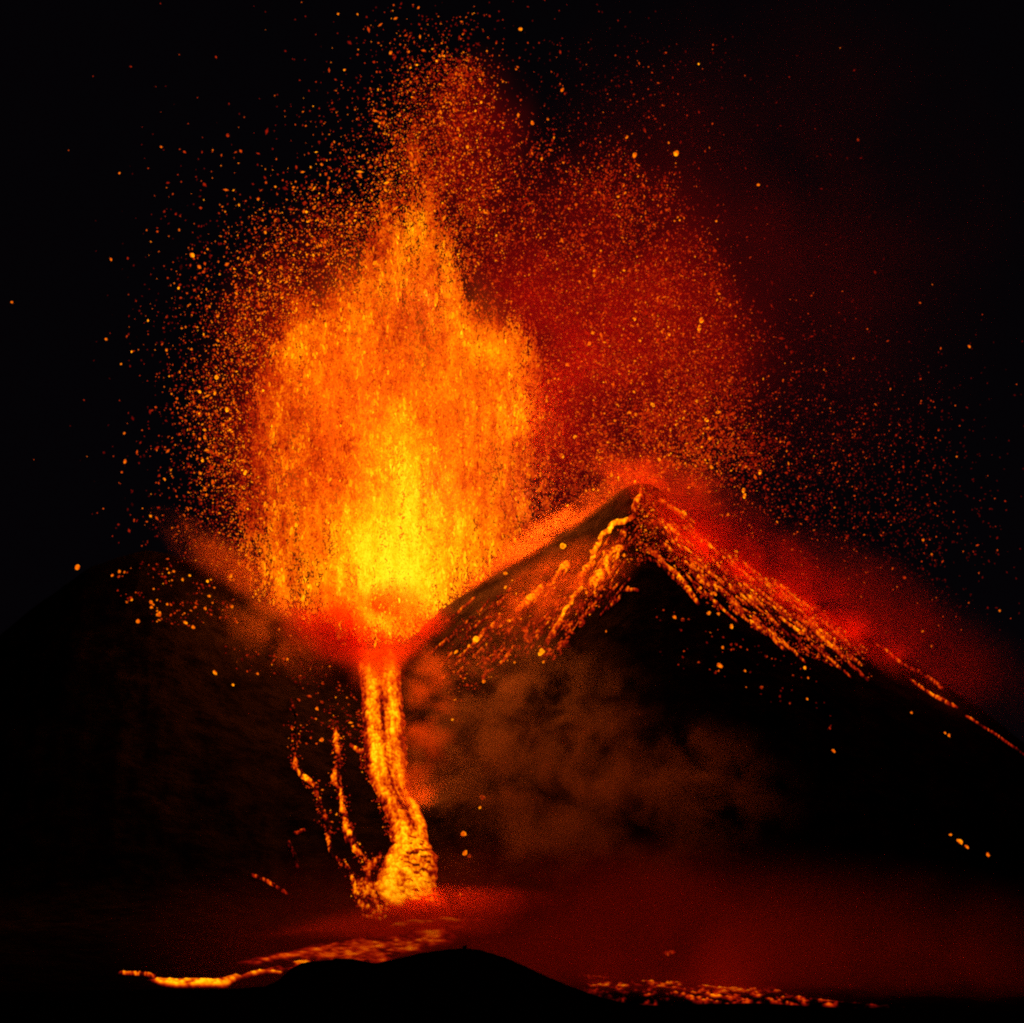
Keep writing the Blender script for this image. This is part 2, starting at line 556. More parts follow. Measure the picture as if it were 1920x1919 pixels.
stream("small triangular puddle of orange lava below the flow's foot", [(705, 1726, 5, .5), (718, 1726, 13, .68), (728, 1722, 8, .5)])
stream("faint red trickle on the dark slope far from the flow", [(470, 1640, 5, .16), (505, 1655, 7, .30), (530, 1670, 6, .26), (543, 1679, 4, .18)])
stream("short dull red dash on the dark slope above the trickle", [(550, 1563, 5, .30), (562, 1561, 6, .36), (574, 1558, 5, .3)])
stream("barely glowing dark red scar on the dark slope", [(540, 1578, 6, .10), (552, 1600, 8, .13), (560, 1630, 6, .10)])

# left face of the peak
stream("longest orange stream running from below the summit down the face",
       [(1192, 968, 8, .70), (1170, 977, 11, .84), (1148, 985, 12, .86), (1130, 1006, 12, .86), (1117, 1032, 10, .70), (1106, 1058, 14, .74), (1090, 1080, 13, .74), (1086, 1104, 12, .62), (1072, 1128, 14, .68),
        (1056, 1154, 13, .70), (1044, 1178, 12, .62), (1032, 1200, 12, .46), (1020, 1218, 14, .38)])
stream("broad blotchy orange patch of lava beside the longest stream",
       [(1172, 990, 10, .55), (1158, 1015, 18, .56), (1146, 1045, 26, .64), (1132, 1072, 32, .66), (1120, 1098, 26, .56), (1110, 1120, 24, .40), (1100, 1150, 22, .28)], bead=.22)
stream("narrow orange runlet on the summit side of the blotchy patch", [(1162, 1028, 5, .55), (1156, 1048, 8, .66), (1150, 1068, 8, .66), (1146, 1078, 5, .5)])
stream("glowing strip at the very summit under the rim", [(1199, 916, 5, .50), (1201, 930, 8, .62), (1194, 940, 11, .60), (1186, 950, 8, .5), (1190, 965, 6, .45)])
stream("forked bright yellow arrowhead stream on the face", [(1066, 1052, 10, .80), (1058, 1060, 15, .84), (1046, 1074, 9, .72), (1034, 1094, 6, .5), (1024, 1106, 5, .4)])
stream("short second prong of the arrowhead stream", [(1066, 1058, 9, .74), (1060, 1074, 7, .66), (1050, 1090, 4, .45)])
stream("stubby orange stream down the slope below the arrowhead", [(1020, 1096, 8, .52), (1006, 1108, 13, .68), (992, 1124, 15, .68), (978, 1138, 13, .64), (966, 1152, 10, .36)])
stream("thin broken orange stream ending in the yellow boulder", [(940, 1154, 5, .46), (928, 1168, 9, .6), (914, 1182, 7, .54), (900, 1196, 8, .6), (882, 1214, 5, .4)], bead=.2)
stream("thin red stream low on the face above the smoke", [(966, 1212, 5, .46), (954, 1226, 6, .52), (940, 1242, 6, .48), (930, 1252, 4, .36)])
stream("tiny red dash below the thin low stream", [(926, 1257, 5, .42), (918, 1260, 6, .46), (908, 1264, 4, .34)])
stream("wide dull red stream beneath the end of the longest stream", [(1070, 1194, 7, .36), (1054, 1208, 12, .44), (1040, 1222, 11, .42), (1028, 1236, 8, .3)])
stream("horizontal red dash below the blotchy patch", [(1172, 1108, 4, .44), (1186, 1107, 5, .5), (1198, 1109, 4, .4)])
stream("dull red smear spreading over the middle of the face", [(1010, 1150, 26, .20), (980, 1180, 44, .24), (950, 1205, 46, .22), (915, 1240, 40, .2), (880, 1268, 26, .16)], bead=.25)
stream("dull red smear between longest stream and blotchy patch", [(1090, 1120, 30, .22), (1072, 1160, 46, .26), (1050, 1200, 44, .24), (1020, 1240, 26, .2)], bead=.25)
# right flank
stream("orange stream splitting the dark shoulder right of the summit", [(1238, 1050, 7, .4), (1256, 1068, 8, .48), (1276, 1088, 12, .58), (1290, 1106, 13, .60), (1300, 1122, 8, .55), (1310, 1136, 8, .5)], bead=.15)
stream("zigzag orange stream across the red flank", [(1296, 1046, 6, .45), (1302, 1068, 8, .48), (1310, 1084, 13, .56), (1330, 1100, 11, .56), (1348, 1106, 9, .5), (1364, 1114, 9, .42)], bead=.15)
stream("dark red stream starting at the shadowed shoulder", [(1216, 1032, 9, .34), (1232, 1042, 12, .42), (1246, 1054, 9, .36)])
stream("broad dull red stream carrying on below the zigzag one", [(1360, 1112, 12, .38), (1386, 1140, 18, .36), (1412, 1162, 18, .38), (1432, 1182, 12, .32)], bead=.2)
stream("thin red stream ending in a bright spot on the lower flank", [(1404, 1150, 5, .36), (1428, 1172, 6, .4), (1448, 1196, 8, .5), (1456, 1206, 6, .5), (1474, 1222, 5, .4)])
stream("long straight scarlet stream reaching down into the dark flank",
       [(1478, 1148, 9, .38), (1508, 1166, 8, .46), (1532, 1186, 9, .58), (1560, 1212, 8, .54), (1584, 1236, 7, .44), (1608, 1258, 6, .42), (1628, 1278, 6, .38)])
stream("short red streak alongside the long scarlet stream", [(1504, 1170, 5, .34), (1522, 1190, 5, .4), (1534, 1204, 4, .32)])
stream("beaded orange dashes just above the scarlet stream's end", [(1590, 1226, 5, .5), (1602, 1238, 7, .64), (1616, 1250, 5, .5)], bead=.15)
stream("thin orange thread along the far ridge line", [(1640, 1206, 4, .36), (1666, 1224, 5, .5), (1690, 1244, 5, .46), (1706, 1256, 3, .36)])
stream("red thread below the far ridge thread", [(1700, 1250, 6, .36), (1726, 1262, 7, .42), (1752, 1280, 7, .4), (1772, 1296, 5, .34)])
stream("lower beaded orange thread near the frame's edge", [(1704, 1274, 4, .46), (1724, 1288, 5, .54), (1742, 1300, 5, .5), (1776, 1318, 8, .58), (1796, 1328, 4, .45)], bead=.12)
stream("upper faint red thread near the frame's edge", [(1748, 1262, 4, .28), (1776, 1282, 5, .34), (1800, 1300, 4, .28)])
stream("last faint thread running out of the frame", [(1810, 1342, 3, .38), (1828, 1354, 4, .46), (1850, 1368, 2.5, .3), (1884, 1390, 4, .42), (1925, 1420, 2.5, .24)])
# many narrow red strings in the hot band on the right flank
sr = np.random.default_rng(21)
for k in range(100):
    t = sr.random() ** 1.2
    x0 = 1214 + 330 * t
    ridge_y = np.interp(x0, [p[0] for p in RIDGE_PX], [p[1] for p in RIDGE_PX])
    y0 = ridge_y + 10 + sr.random() * (132 - 36 * t)
    L = 18 + 70 * sr.random()
    sl = 0.70 + 0.28 * sr.random()
    w = 3.2 + 3.8 * sr.random()
    hh = 0.40 + 0.24 * sr.random()
    stream("narrow red string of hot rubble on the glowing right flank",
           [(x0, y0, w * .6, hh * .8), (x0 + L * .5, y0 + L * .5 * sl, w, hh), (x0 + L, y0 + L * sl, w * .5, hh * .7)], bead=.12, group="strings of hot rubble on the right flank", name="lava_string")

for k in range(84):
    t = sr.random()
    x0 = 1185 - 300 * t + 20 * sr.normal()
    y0 = 975 + 165 * t + 115 * sr.random()
    L = 22 + 62 * sr.random()
    sl = 1.45 - 0.55 * t + 0.15 * sr.normal()
    w = 2.4 + 3.4 * sr.random()
    hh = 0.26 + 0.24 * sr.random()
    stream("narrow red string of hot rubble on the streaked face left of the summit",
           [(x0, y0, w * .6, hh * .8), (x0 - L * .4, y0 + L * .4 * sl, w, hh), (x0 - L * .8, y0 + L * .8 * sl, w * .5, hh * .7)], bead=.14, group="strings of hot rubble on the face left of the summit", name="lava_string")

# -- lava on the plain
def lava_patch(name, poly, seed, base, contrast, lump_h, step=(1.8, 1.2), ns=(12, 4.5), edge=8.0):
    poly = np.array(poly, float)
    gx = np.arange(poly[:, 0].min(), poly[:, 0].max() + step[0], step[0])
    gy = np.arange(poly[:, 1].min(), poly[:, 1].max() + step[1], step[1])
    PX, PY = np.meshgrid(gx, gy)
    sd = poly_sd(PX, PY, poly)
    inn = sstep(0, -edge, sd)
    n1 = fbm(PX / ns[0] + seed * 7.7, PY / ns[1] + seed, 3)
    n2 = fbm(PX / (ns[0] * 3.5) + seed, PY / (ns[1] * 3) + seed * 3, 3)
    hh = (base + contrast * (n1 - 0.5) * 2 + 1.5 * contrast * (n2 - 0.5) * 2) * (0.25 + 0.75 * inn)
    n, m = PX.shape
    P, ok = drape(PX.ravel(), PY.ravel())
    P[:, 2] += (lump_h * inn * (0.3 + 1.2 * n1) + 0.12).ravel()
    gi = np.arange(n * m).reshape(n, m)
    f = np.stack([gi[:-1, :-1], gi[:-1, 1:], gi[1:, 1:], gi[1:, :-1]], -1).reshape(-1, 4)
    f = f[ok[f].all(1) & (sd.ravel()[f] < 1.0).all(1)]
    used, inv = np.unique(f, return_inverse=True)
    return mesh_np(name, P[used], inv.reshape(f.shape), M_LAVA, None, heat_rgb(np.clip(hh.ravel()[used], 0, 1.1)))


tg = lava_patch("lava_tongue", [(278, 1838), (296, 1833), (330, 1835), (370, 1834), (400, 1835), (422, 1832), (440, 1826), (452, 1829), (470, 1821), (492, 1817), (512, 1819), (530, 1822), (528, 1827), (500, 1826),
                                 (470, 1832), (450, 1838), (436, 1844), (428, 1852), (380, 1853), (330, 1853), (300, 1848)], 3.1, .78, .36, 1.6, edge=5, ns=(6, 3.5))
tag(tg, "bright yellow lava tongue creeping over the plain at the far left", "lava tongue", "lava on the plain")
stream("thin beaded tail of lava leading out of the bright tongue", [(222, 1825, 4, .40), (240, 1827, 6, .6), (252, 1826, 7, .6), (270, 1829, 6, .5), (280, 1830, 10, .72), (292, 1829, 8, .5)], bead=.1, group="lava on the plain", name="lava_stream")
fd = lava_patch("lava_field", [(440, 1806), (470, 1796), (520, 1786), (600, 1768), (680, 1752), (760, 1742), (830, 1728), (860, 1722), (905, 1724), (915, 1734), (880, 1745), (850, 1770), (800, 1790), (720, 1812), (640, 1812), (560, 1814), (500, 1816)],
                5.3, .31, .34, 1.2, ns=(13, 3.6), edge=12)
tag(fd, "dull red lava field spreading left from the flow's foot", "lava field", "lava on the plain")
ft = lava_patch("lava_field", [(718, 1742), (735, 1730), (775, 1722), (812, 1724), (826, 1716), (850, 1718), (880, 1722), (905, 1722), (900, 1732), (860, 1733), (820, 1732), (790, 1738), (760, 1742), (735, 1748)], 8.2, .53, .36, 1.2, ns=(9, 3.5), edge=7)
tag(ft, "orange pool of lava spreading directly at the flow's foot", "lava field", "lava on the plain")
fr = lava_patch("lava_field", [(1046, 1832), (1090, 1822), (1120, 1830), (1180, 1838), (1250, 1838), (1310, 1846), (1360, 1850), (1400, 1852), (1450, 1850), (1480, 1866), (1540, 1874), (1620, 1882), (1700, 1888), (1700, 1893), (1500, 1892), (1300, 1892), (1180, 1892), (1120, 1872), (1060, 1848)],
                11.7, .10, .60, 2.2, ns=(7.5, 3.0), edge=8)
tag(fr, "broken red lava field glowing behind the hill's right slope", "lava field", "lava on the plain")
rd = lava_patch("lava_field", [(480, 1822), (560, 1800), (640, 1796), (700, 1798), (706, 1810), (640, 1812), (560, 1822)], 14.1, .26, .45, 1.0, ns=(9, 3), edge=4)
tag(rd, "row of small red embers just above the hill's left shoulder", "lava field", "lava on the plain")
stream("tiny triangular ember far behind the right lava field", [(1240, 1786, 4, .26), (1254, 1788, 10, .30), (1268, 1785, 4, .24)], group="lava on the plain")

# ------------------------------------------------------------------ the fountain
fountain = bpy.data.objects.new("lava_fountain", None)
link(fountain)
FY = 50.0
fountain.location = at(740, 1130, FY)
fountain.empty_display_size = 20
tag(fountain, "towering yellow and orange lava fountain shooting out of the crater", "lava fountain")
FL = np.array(fountain.location)

CORE = [(480, 1080), (462, 1000), (465, 880), (470, 760), (496, 670), (522, 610), (548, 560), (566, 552), (590, 580), (612, 545), (640, 548), (668, 500), (690, 468), (712, 440), (738, 398), (764, 358), (776, 290), (788, 290), (796, 345), (822, 385), (848, 440),
        (866, 500), (880, 555), (905, 592), (940, 606), (972, 590), (1000, 612), (1018, 680), (1028, 780), (1026, 900), (1014, 990), (900, 1085), (830, 1140), (780, 1190), (700, 1200), (600, 1170), (520, 1130)]
VEIL = [(800, 170), (860, 130), (910, 200), (960, 300), (1060, 340), (1180, 340), (1250, 400), (1310, 500), (1370, 600), (1410, 720), (1425, 880), (1330, 880), (1200, 890), (1100, 960), (1010, 1000), (900, 800), (840, 400), (770, 330)]
LEFT = [(480, 1060), (435, 1010), (412, 920), (415, 800), (420, 680), (440, 580), (470, 520), (560, 470), (640, 420), (705, 345), (745, 250), (775, 160), (840, 120), (890, 180), (870, 400), (700, 600), (560, 900)]
st = 4.0
gx = np.arange(0, 1920, st) + st / 2
gy = np.arange(0, 1240, st) + st / 2
QX, QY = np.meshgrid(gx, gy)
sdc, sdv, sdl = poly_sd(QX, QY, CORE), poly_sd(QX, QY, VEIL), poly_sd(QX, QY, LEFT)
sdl = sdl + 90 * (fbm(QX / 70 + 1, QY / 70 + 6, 4) - 0.5)
sdv = sdv + 150 * (fbm(QX / 90 + 11, QY / 90 + 2, 4) - 0.5)
ridge_q = np.interp(QX, [p[0] for p in RIDGE_PX], [p[1] for p in RIDGE_PX])
above = sstep(4, -8, QY - ridge_q)
clump = 0.65 + 0.7 * sstep(0.3, 0.75, fbm(QX / 45 + 3, QY / 45, 4))
strk = fbm(QX / 13, QY / 110, 3)


def pick(dens, n, r):
    p = dens.ravel() / dens.sum()
    k = r.choice(len(p), n, p=p)
    return QX.ravel()[k] + (r.random(n) - .5) * st, QY.ravel()[k] + (r.random(n) - .5) * st


def core_heat(x, y):
    g = lambda cx, cy_, sx, sy: np.exp(-((x - cx) / sx) ** 2 - ((y - cy_) / sy) ** 2)
    wcol = 40 + np.clip(y - 800, 0, 400) * 0.26
    t = 0.592 + 0.0 * x
    t = t + 0.32 * np.exp(-((x - 752 - 0.02 * (y - 900)) / wcol) ** 2) * sstep(690, 900, y)
    t = t + 0.20 * g(735, 1050, 210, 105)
    t = t + 0.20 * g(855, 530, 32, 110) + 0.15 * g(780, 420, 40, 60) + 0.12 * g(920, 640, 65, 60) + 0.10 * g(960, 720, 60, 130)
    t = t + 0.12 * g(555, 640, 36, 90) + 0.06 * g(640, 640, 40, 130) + 0.08 * g(700, 520, 40, 60)
    t = t - 0.12 * g(750, 610, 75, 70) - 0.12 * g(585, 850, 50, 120) - 0.06 * g(500, 900, 60, 160) - 0.06 * g(960, 900, 60, 110)
    t = t + 0.26 * (fbm(x / 13 + 2, y / 60, 3) - 0.5) + 0.22 * (fbm(x / 9 + 7, y / 14, 3) - 0.5) + 0.20 * (fbm(x / 40, y / 60, 3) - 0.5)
    t = t - 0.20 * sstep(-60, 12, poly_sd(x, y, CORE)) * sstep(1060, 960, y)
    return t


OCT_V = np.array([[1, 0, 0], [-1, 0, 0], [0, 1, 0], [0, -1, 0], [0, 0, 1], [0, 0, -1]], float)
OCT_F = np.array([[0, 2, 4], [2, 1, 4], [1, 3, 4], [3, 0, 4], [2, 0, 5], [1, 2, 5], [3, 1, 5], [0, 3, 5]])


def blobs(name, P, rad, heat, aspect, parent, r, sub=0, upright=0.6):
    """very many small irregular clots of lava in ONE mesh"""
    bv, bf = (OCT_V, OCT_F) if sub == 0 else (ICO1 if sub == 1 else ICO2)
    n = len(P)
    k = len(bv)
    ax = r.normal(size=(n, 3)) * (1 - upright)
    ax[:, 2] += upright
    ax[:, 1] *= 0.6
    ax /= np.linalg.norm(ax, axis=1, keepdims=True)
    b0 = np.cross(ax, r.normal(size=(n, 3)))
    b0 /= np.linalg.norm(b0, axis=1, keepdims=True)
    b1 = np.cross(ax, b0)
    jit = 1 + 0.35 * (r.random((n, k, 1)) - .5) * 2
    v = bv[None] * jit
    W = (v[..., 0:1] * b0[:, None] + v[..., 1:2] * b1[:, None] + v[..., 2:3] * ax[:, None] * aspect[:, None, None]) * rad[:, None, None] + P[:, None]
    f = (bf[None] + (np.arange(n) * k)[:, None, None]).reshape(-1, 3)
    hv = np.clip(heat[:, None] + 0.05 * r.normal(size=(n, k)), 0.05, 1.2)
    o = mesh_np(name, W.reshape(-1, 3) - (FL if parent is not None else 0), f, M_SPRAY, parent, heat_rgb(hv.ravel()))
    return o


r1 = np.random.default_rng(101)
# dense fire of the fountain itself
dc = sstep(24, -44, sdc - 46 * (fbm(QX / 16 + 9, QY / 70 + 3, 3) - 0.5)) * (0.5 + 1.0 * sstep(0.3, 0.7, strk)) * above
x, y = pick(dc, 100000, r1)
hc = core_heat(x, y) + 0.012 + 0.055 * r1.normal(size=len(x)) - 0.04 * r1.random(len(x)) ** 3
rad = (0.62 + 0.34 * r1.random(len(x)) ** 2) * np.where(r1.random(len(x)) < .06, 1.6, 1.0)
P = at(x, y, FY + r1.normal(size=len(x)) * 42)
jet = blobs("molten_jet", P, rad, hc, 1.0 + 1.6 * r1.random(len(x)) ** 2, fountain, r1, 0, 0.8)
jet["kind"] = "stuff"
# bigger stretched clots torn out of the jet
xs_, ys_ = pick(dc * sstep(0.35, 0.7, fbm(QX / 22 + 3, QY / 45 + 5, 3)), 2600, r1)
hs_ = core_heat(xs_, ys_) + 0.14 + 0.08 * r1.normal(size=len(xs_))
Ps_ = at(xs_, ys_, FY - 50 + r1.normal(size=len(xs_)) * 25)
clots = blobs("molten_clots", Ps_, 0.75 + 0.55 * r1.random(len(xs_)) ** 2, hs_, 1.4 + 2.2 * r1.random(len(xs_)), fountain, r1, 1, 0.85)
clots["kind"] = "stuff"

# spray around it
dl = (np.exp(-np.clip(sdl, 0, None) / 42.0) * 0.9 + 0.10 * np.exp(-np.clip(sdl, 0, None) / 120.0)) * above
dl = dl * sstep(1000, 900, QX) * sstep(110, 340, QX)
dl = dl * (0.35 + 0.65 * sstep(60, 340, QY))
x2, y2 = pick(dl * clump * above * (0.15 + 0.85 * sstep(-60, 5, sdc)), 17500, r1)
h2 = np.where(r1.random(len(x2)) < .45, 0.33 + 0.07 * r1.normal(size=len(x2)), 0.57 + 0.13 * r1.normal(size=len(x2))) - 0.0006 * np.clip(450 - x2, 0, 300)
r2_ = np.clip(0.54 * np.exp(0.42 * r1.normal(size=len(x2))), 0.35, 1.7)
dv = (sstep(60, -60, sdv) * 0.9 + 0.16 * np.exp(-np.clip(sdv, 0, None) / 70.0)) * above * sstep(-30, 20, sdc)
dv = dv * (0.55 + 0.45 * sstep(900, 1300, QX) * sstep(350, 800, QY))
x3, y3 = pick(dv * clump, 27000, r1)
u3 = r1.random(len(x3))
h3 = np.where(u3 < .78, 0.33 + 0.06 * r1.normal(size=len(x3)), 0.50 + 0.11 * r1.normal(size=len(x3)))
h3 = h3 + 0.09 * sstep(700, 880, y3) * sstep(1040, 1200, x3) - 0.10 * sstep(1300, 1450, x3)
r3_ = np.clip(np.where(u3 < .78, 0.58, 0.54) * np.exp(0.40 * r1.normal(size=len(x3))), 0.33, 1.6)
# thin far spray on the right and the strays
dr = (np.exp(-((QX - 1520) / 190) ** 2 - ((QY - 900) / 210) ** 2) + 0.45 * np.exp(-((QX - 1720) / 120) ** 2 - ((QY - 1010) / 170) ** 2) + 0.25 * np.exp(-((QX - 1150) / 200) ** 2 - ((QY - 210) / 130) ** 2)) * above
x4, y4 = pick(dr, 3800, r1)
h4 = np.where(r1.random(len(x4)) < .9, 0.15 + 0.08 * r1.random(len(x4)), 0.42 + 0.15 * r1.random(len(x4)))
r4_ = 0.45 + 0.35 * r1.random(len(x4))
X = np.concatenate([x2, x3, x4]); Yp = np.concatenate([y2, y3, y4])
HH = np.concatenate([h2, h3, h4]); RR = np.concatenate([r2_, r3_, r4_])
P = at(X, Yp, FY + r1.normal(size=len(X)) * 75)
P[:, 2] = np.maximum(P[:, 2], height(P[:, 0], P[:, 1]) + 1.0)
sp = blobs("lava_spatter", P, RR, HH, 1.0 + 1.4 * r1.random(len(X)) ** 2, None, r1, 0, 0.4)
tag(sp, "countless orange and red sparks of lava flung out around the fountain", "lava spatter", kind="stuff")

# incandescent gas inside the fountain
g1 = smoke_material("incandescent_gas", 0, None, 0.0016, (0.9, 0.3, 0.1), 0.014, .30, .62, 1.0, emit=((1.0, 0.14, 0.001), 0.0100), edge=.35, stretch=(1.3, 1, .35))
cloud("glowing_gas", 745, 830, FY, 150, 90, 215, 0, g1).parent = fountain
g2 = smoke_material("incandescent_gas_core", 0, None, 0.0010, (0.9, 0.4, 0.1), 0.02, .25, .60, 4.0, emit=((1.0, 0.24, 0.004), 0.013), edge=.2, stretch=(1.3, 1, .4))
cloud("glowing_gas", 745, 1010, FY, 85, 60, 130, 0, g2).parent = fountain
g3 = smoke_material("dull_red_gas", 0, None, 0.0004, (0.9, 0.3, 0.1), 0.02, .30, .66, 7.0, emit=((1.0, 0.016, 0.001), 0.0036), edge=.1, stretch=(1.2, 1, .7))
cloud("glowing_gas", 590, 770, FY, 125, 80, 215, 0, g3).parent = fountain
for o in fountain.children:
    if o.name.startswith("glowing_gas"):
        o.location = np.array(o.location) - FL


# added point lamps boosting the glow of fountain, flow and hot rubble
def lamp(name, p, power, radius, color, parent):
    d = bpy.data.lights.new(name, 'POINT')
    d.energy = power
    d.shadow_soft_size = radius
    d.color = color
    o = bpy.data.objects.new(name, d)
    link(o, parent)
    o.location = np.array(p) - (np.array(parent.location) if parent is not None else 0)
    return o


for px_, py_, dy_, pw in ((745, 1080, -25, 4e6), (800, 920, -60, 4e6), (690, 760, -50, 1.6e6), (800, 560, -50, 3e6), (960, 780, 0, 5e6), (985, 940, -10, 4e6)):
    lamp("fountain_light", at(px_, py_, FY + dy_), pw, 30, (1.0, 0.16, 0.015), fountain)

for name_, px_, py_, pw in (("lava_stream.024", 1255, 1000, 5e4), ("lava_stream.024", 1320, 1050, 6e4), ("lava_stream.026", 1390, 1095, 4e4), ("lava_stream.027", 1460, 1140, 3.5e4), ("lava_stream.028", 1530, 1175, 4e4),
                            ("lava_stream.030", 1600, 1215, 4e4), ("lava_stream.031", 1680, 1255, 3e4), ("lava_stream.034", 1780, 1315, 2e4)):
    lamp("rubble_light", drape([px_], [py_])[0][0] + np.array([0, -9.0, 14.0]), pw, 12, (1.0, 0.05, 0.006), bpy.data.objects[name_])
lamp("lava_light", at(800, 1690, -520), 6e5, 30, (1.0, 0.14, 0.012), flow)
lamp("lava_light", at(800, 1480, -345), 1.2e5, 15, (1.0, 0.16, 0.015), flow)

# ------------------------------------------------------------------ smoke and fume
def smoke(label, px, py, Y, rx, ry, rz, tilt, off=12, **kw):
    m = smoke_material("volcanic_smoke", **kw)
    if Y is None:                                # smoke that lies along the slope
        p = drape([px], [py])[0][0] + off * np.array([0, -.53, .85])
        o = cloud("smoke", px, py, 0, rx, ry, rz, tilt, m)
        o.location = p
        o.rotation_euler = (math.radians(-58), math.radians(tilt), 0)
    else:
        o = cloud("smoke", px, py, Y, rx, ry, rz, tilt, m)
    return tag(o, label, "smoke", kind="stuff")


RED = (1.0, 0.14, 0.03)
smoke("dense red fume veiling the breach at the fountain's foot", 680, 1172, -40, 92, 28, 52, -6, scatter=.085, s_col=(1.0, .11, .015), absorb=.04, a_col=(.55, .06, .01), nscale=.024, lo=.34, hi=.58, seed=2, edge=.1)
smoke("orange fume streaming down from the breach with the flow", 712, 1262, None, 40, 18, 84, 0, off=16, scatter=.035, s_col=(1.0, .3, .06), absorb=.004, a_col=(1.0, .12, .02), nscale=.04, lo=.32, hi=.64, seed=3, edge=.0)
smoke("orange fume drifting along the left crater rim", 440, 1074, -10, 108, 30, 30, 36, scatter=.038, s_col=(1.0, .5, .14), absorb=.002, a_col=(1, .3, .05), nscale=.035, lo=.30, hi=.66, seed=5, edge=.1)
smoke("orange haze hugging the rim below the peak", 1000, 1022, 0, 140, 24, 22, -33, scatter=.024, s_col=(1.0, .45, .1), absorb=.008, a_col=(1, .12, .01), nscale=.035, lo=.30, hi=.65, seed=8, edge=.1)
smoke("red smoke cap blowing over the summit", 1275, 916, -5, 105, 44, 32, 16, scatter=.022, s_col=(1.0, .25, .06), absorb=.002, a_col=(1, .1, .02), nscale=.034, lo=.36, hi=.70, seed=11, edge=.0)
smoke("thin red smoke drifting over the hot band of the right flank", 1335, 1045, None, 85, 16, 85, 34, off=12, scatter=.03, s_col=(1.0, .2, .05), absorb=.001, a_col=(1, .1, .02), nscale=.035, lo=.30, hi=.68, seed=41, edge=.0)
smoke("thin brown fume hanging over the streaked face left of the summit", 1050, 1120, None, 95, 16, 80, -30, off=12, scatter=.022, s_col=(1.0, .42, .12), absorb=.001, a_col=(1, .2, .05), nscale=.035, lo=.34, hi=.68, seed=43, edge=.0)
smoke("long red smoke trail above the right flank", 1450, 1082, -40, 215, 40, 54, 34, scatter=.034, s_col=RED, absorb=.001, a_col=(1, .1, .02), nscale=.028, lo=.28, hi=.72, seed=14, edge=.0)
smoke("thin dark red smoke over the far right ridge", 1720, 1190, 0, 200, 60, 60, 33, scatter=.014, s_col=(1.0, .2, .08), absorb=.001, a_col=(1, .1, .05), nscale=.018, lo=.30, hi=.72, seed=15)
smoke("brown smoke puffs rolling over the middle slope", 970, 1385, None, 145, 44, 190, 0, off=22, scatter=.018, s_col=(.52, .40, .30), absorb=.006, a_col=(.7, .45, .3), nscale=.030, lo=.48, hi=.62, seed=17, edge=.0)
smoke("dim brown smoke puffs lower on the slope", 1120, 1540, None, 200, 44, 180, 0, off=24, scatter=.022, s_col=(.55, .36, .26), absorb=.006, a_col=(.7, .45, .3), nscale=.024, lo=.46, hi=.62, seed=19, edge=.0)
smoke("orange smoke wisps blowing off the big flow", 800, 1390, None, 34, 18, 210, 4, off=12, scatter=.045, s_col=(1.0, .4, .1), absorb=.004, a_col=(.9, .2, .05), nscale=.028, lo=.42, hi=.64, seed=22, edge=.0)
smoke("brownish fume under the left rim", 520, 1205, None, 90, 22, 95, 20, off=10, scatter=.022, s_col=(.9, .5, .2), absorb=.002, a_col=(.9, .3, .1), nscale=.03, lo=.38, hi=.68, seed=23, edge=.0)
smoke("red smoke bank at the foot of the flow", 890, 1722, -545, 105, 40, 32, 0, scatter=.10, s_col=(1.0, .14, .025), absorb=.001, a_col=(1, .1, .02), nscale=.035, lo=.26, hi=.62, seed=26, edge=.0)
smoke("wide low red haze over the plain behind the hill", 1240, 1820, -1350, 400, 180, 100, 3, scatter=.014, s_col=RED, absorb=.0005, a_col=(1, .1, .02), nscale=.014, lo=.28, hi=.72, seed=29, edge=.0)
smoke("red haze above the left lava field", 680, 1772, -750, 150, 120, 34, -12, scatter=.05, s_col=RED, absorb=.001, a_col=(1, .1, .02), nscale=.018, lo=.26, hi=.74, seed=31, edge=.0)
smoke("red veil of fine ash falling beside the fountain, its lit glow put in as emission", 1120, 630, FY + 10, 205, 100, 205, 8, scatter=.0012, s_col=(1.0, .08, .012), absorb=.0008, a_col=(1, .1, .02), nscale=.013, lo=.22, hi=.78, seed=33, edge=.0, emit=((1.0, .004, .001), .0034))  # red emission stands in for fountain-lit smoke as well as hot lapilli
smoke("reddish ash above the fountain top, its lit glow put in as emission", 880, 290, FY + 10, 75, 60, 120, 12, scatter=.001, s_col=(1.0, .08, .012), absorb=.0006, a_col=(1, .1, .02), nscale=.02, lo=.24, hi=.76, seed=35, edge=.0, emit=((1.0, .004, .001), .0036))  # upper veil: emission again replaces fountain light scattered by the ash
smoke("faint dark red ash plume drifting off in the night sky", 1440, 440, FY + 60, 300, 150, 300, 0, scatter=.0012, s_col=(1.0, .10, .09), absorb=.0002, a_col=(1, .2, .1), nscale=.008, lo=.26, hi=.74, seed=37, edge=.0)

# ------------------------------------------------------------------ single lava bombs in the air
def bomb_mesh(k, heat, r, base, elong, name):
    v = base[0].copy()
    n = fbm(v[:, 0] * 1.3 + k * 3.1 + 50, v[:, 1] * 1.3 + v[:, 2] * 1.1 + k * 1.7 + 50, 3)
    v = v * (0.55 + 0.9 * n)[:, None]
    v = v * np.array([1.0, 1.0, elong])
    hv = heat + 0.02 + 0.75 * (fbm(v[:, 0] * 1.9 + k + 30, v[:, 2] * 1.9 + v[:, 1] * 0.7 + 30, 2) - 0.5)
    o = mesh_np(name, v, base[1], M_SPRAY, None, heat_rgb(np.clip(hv, 0.06, 1.1)))
    me = o.data
    bpy.data.objects.remove(o)
    return me


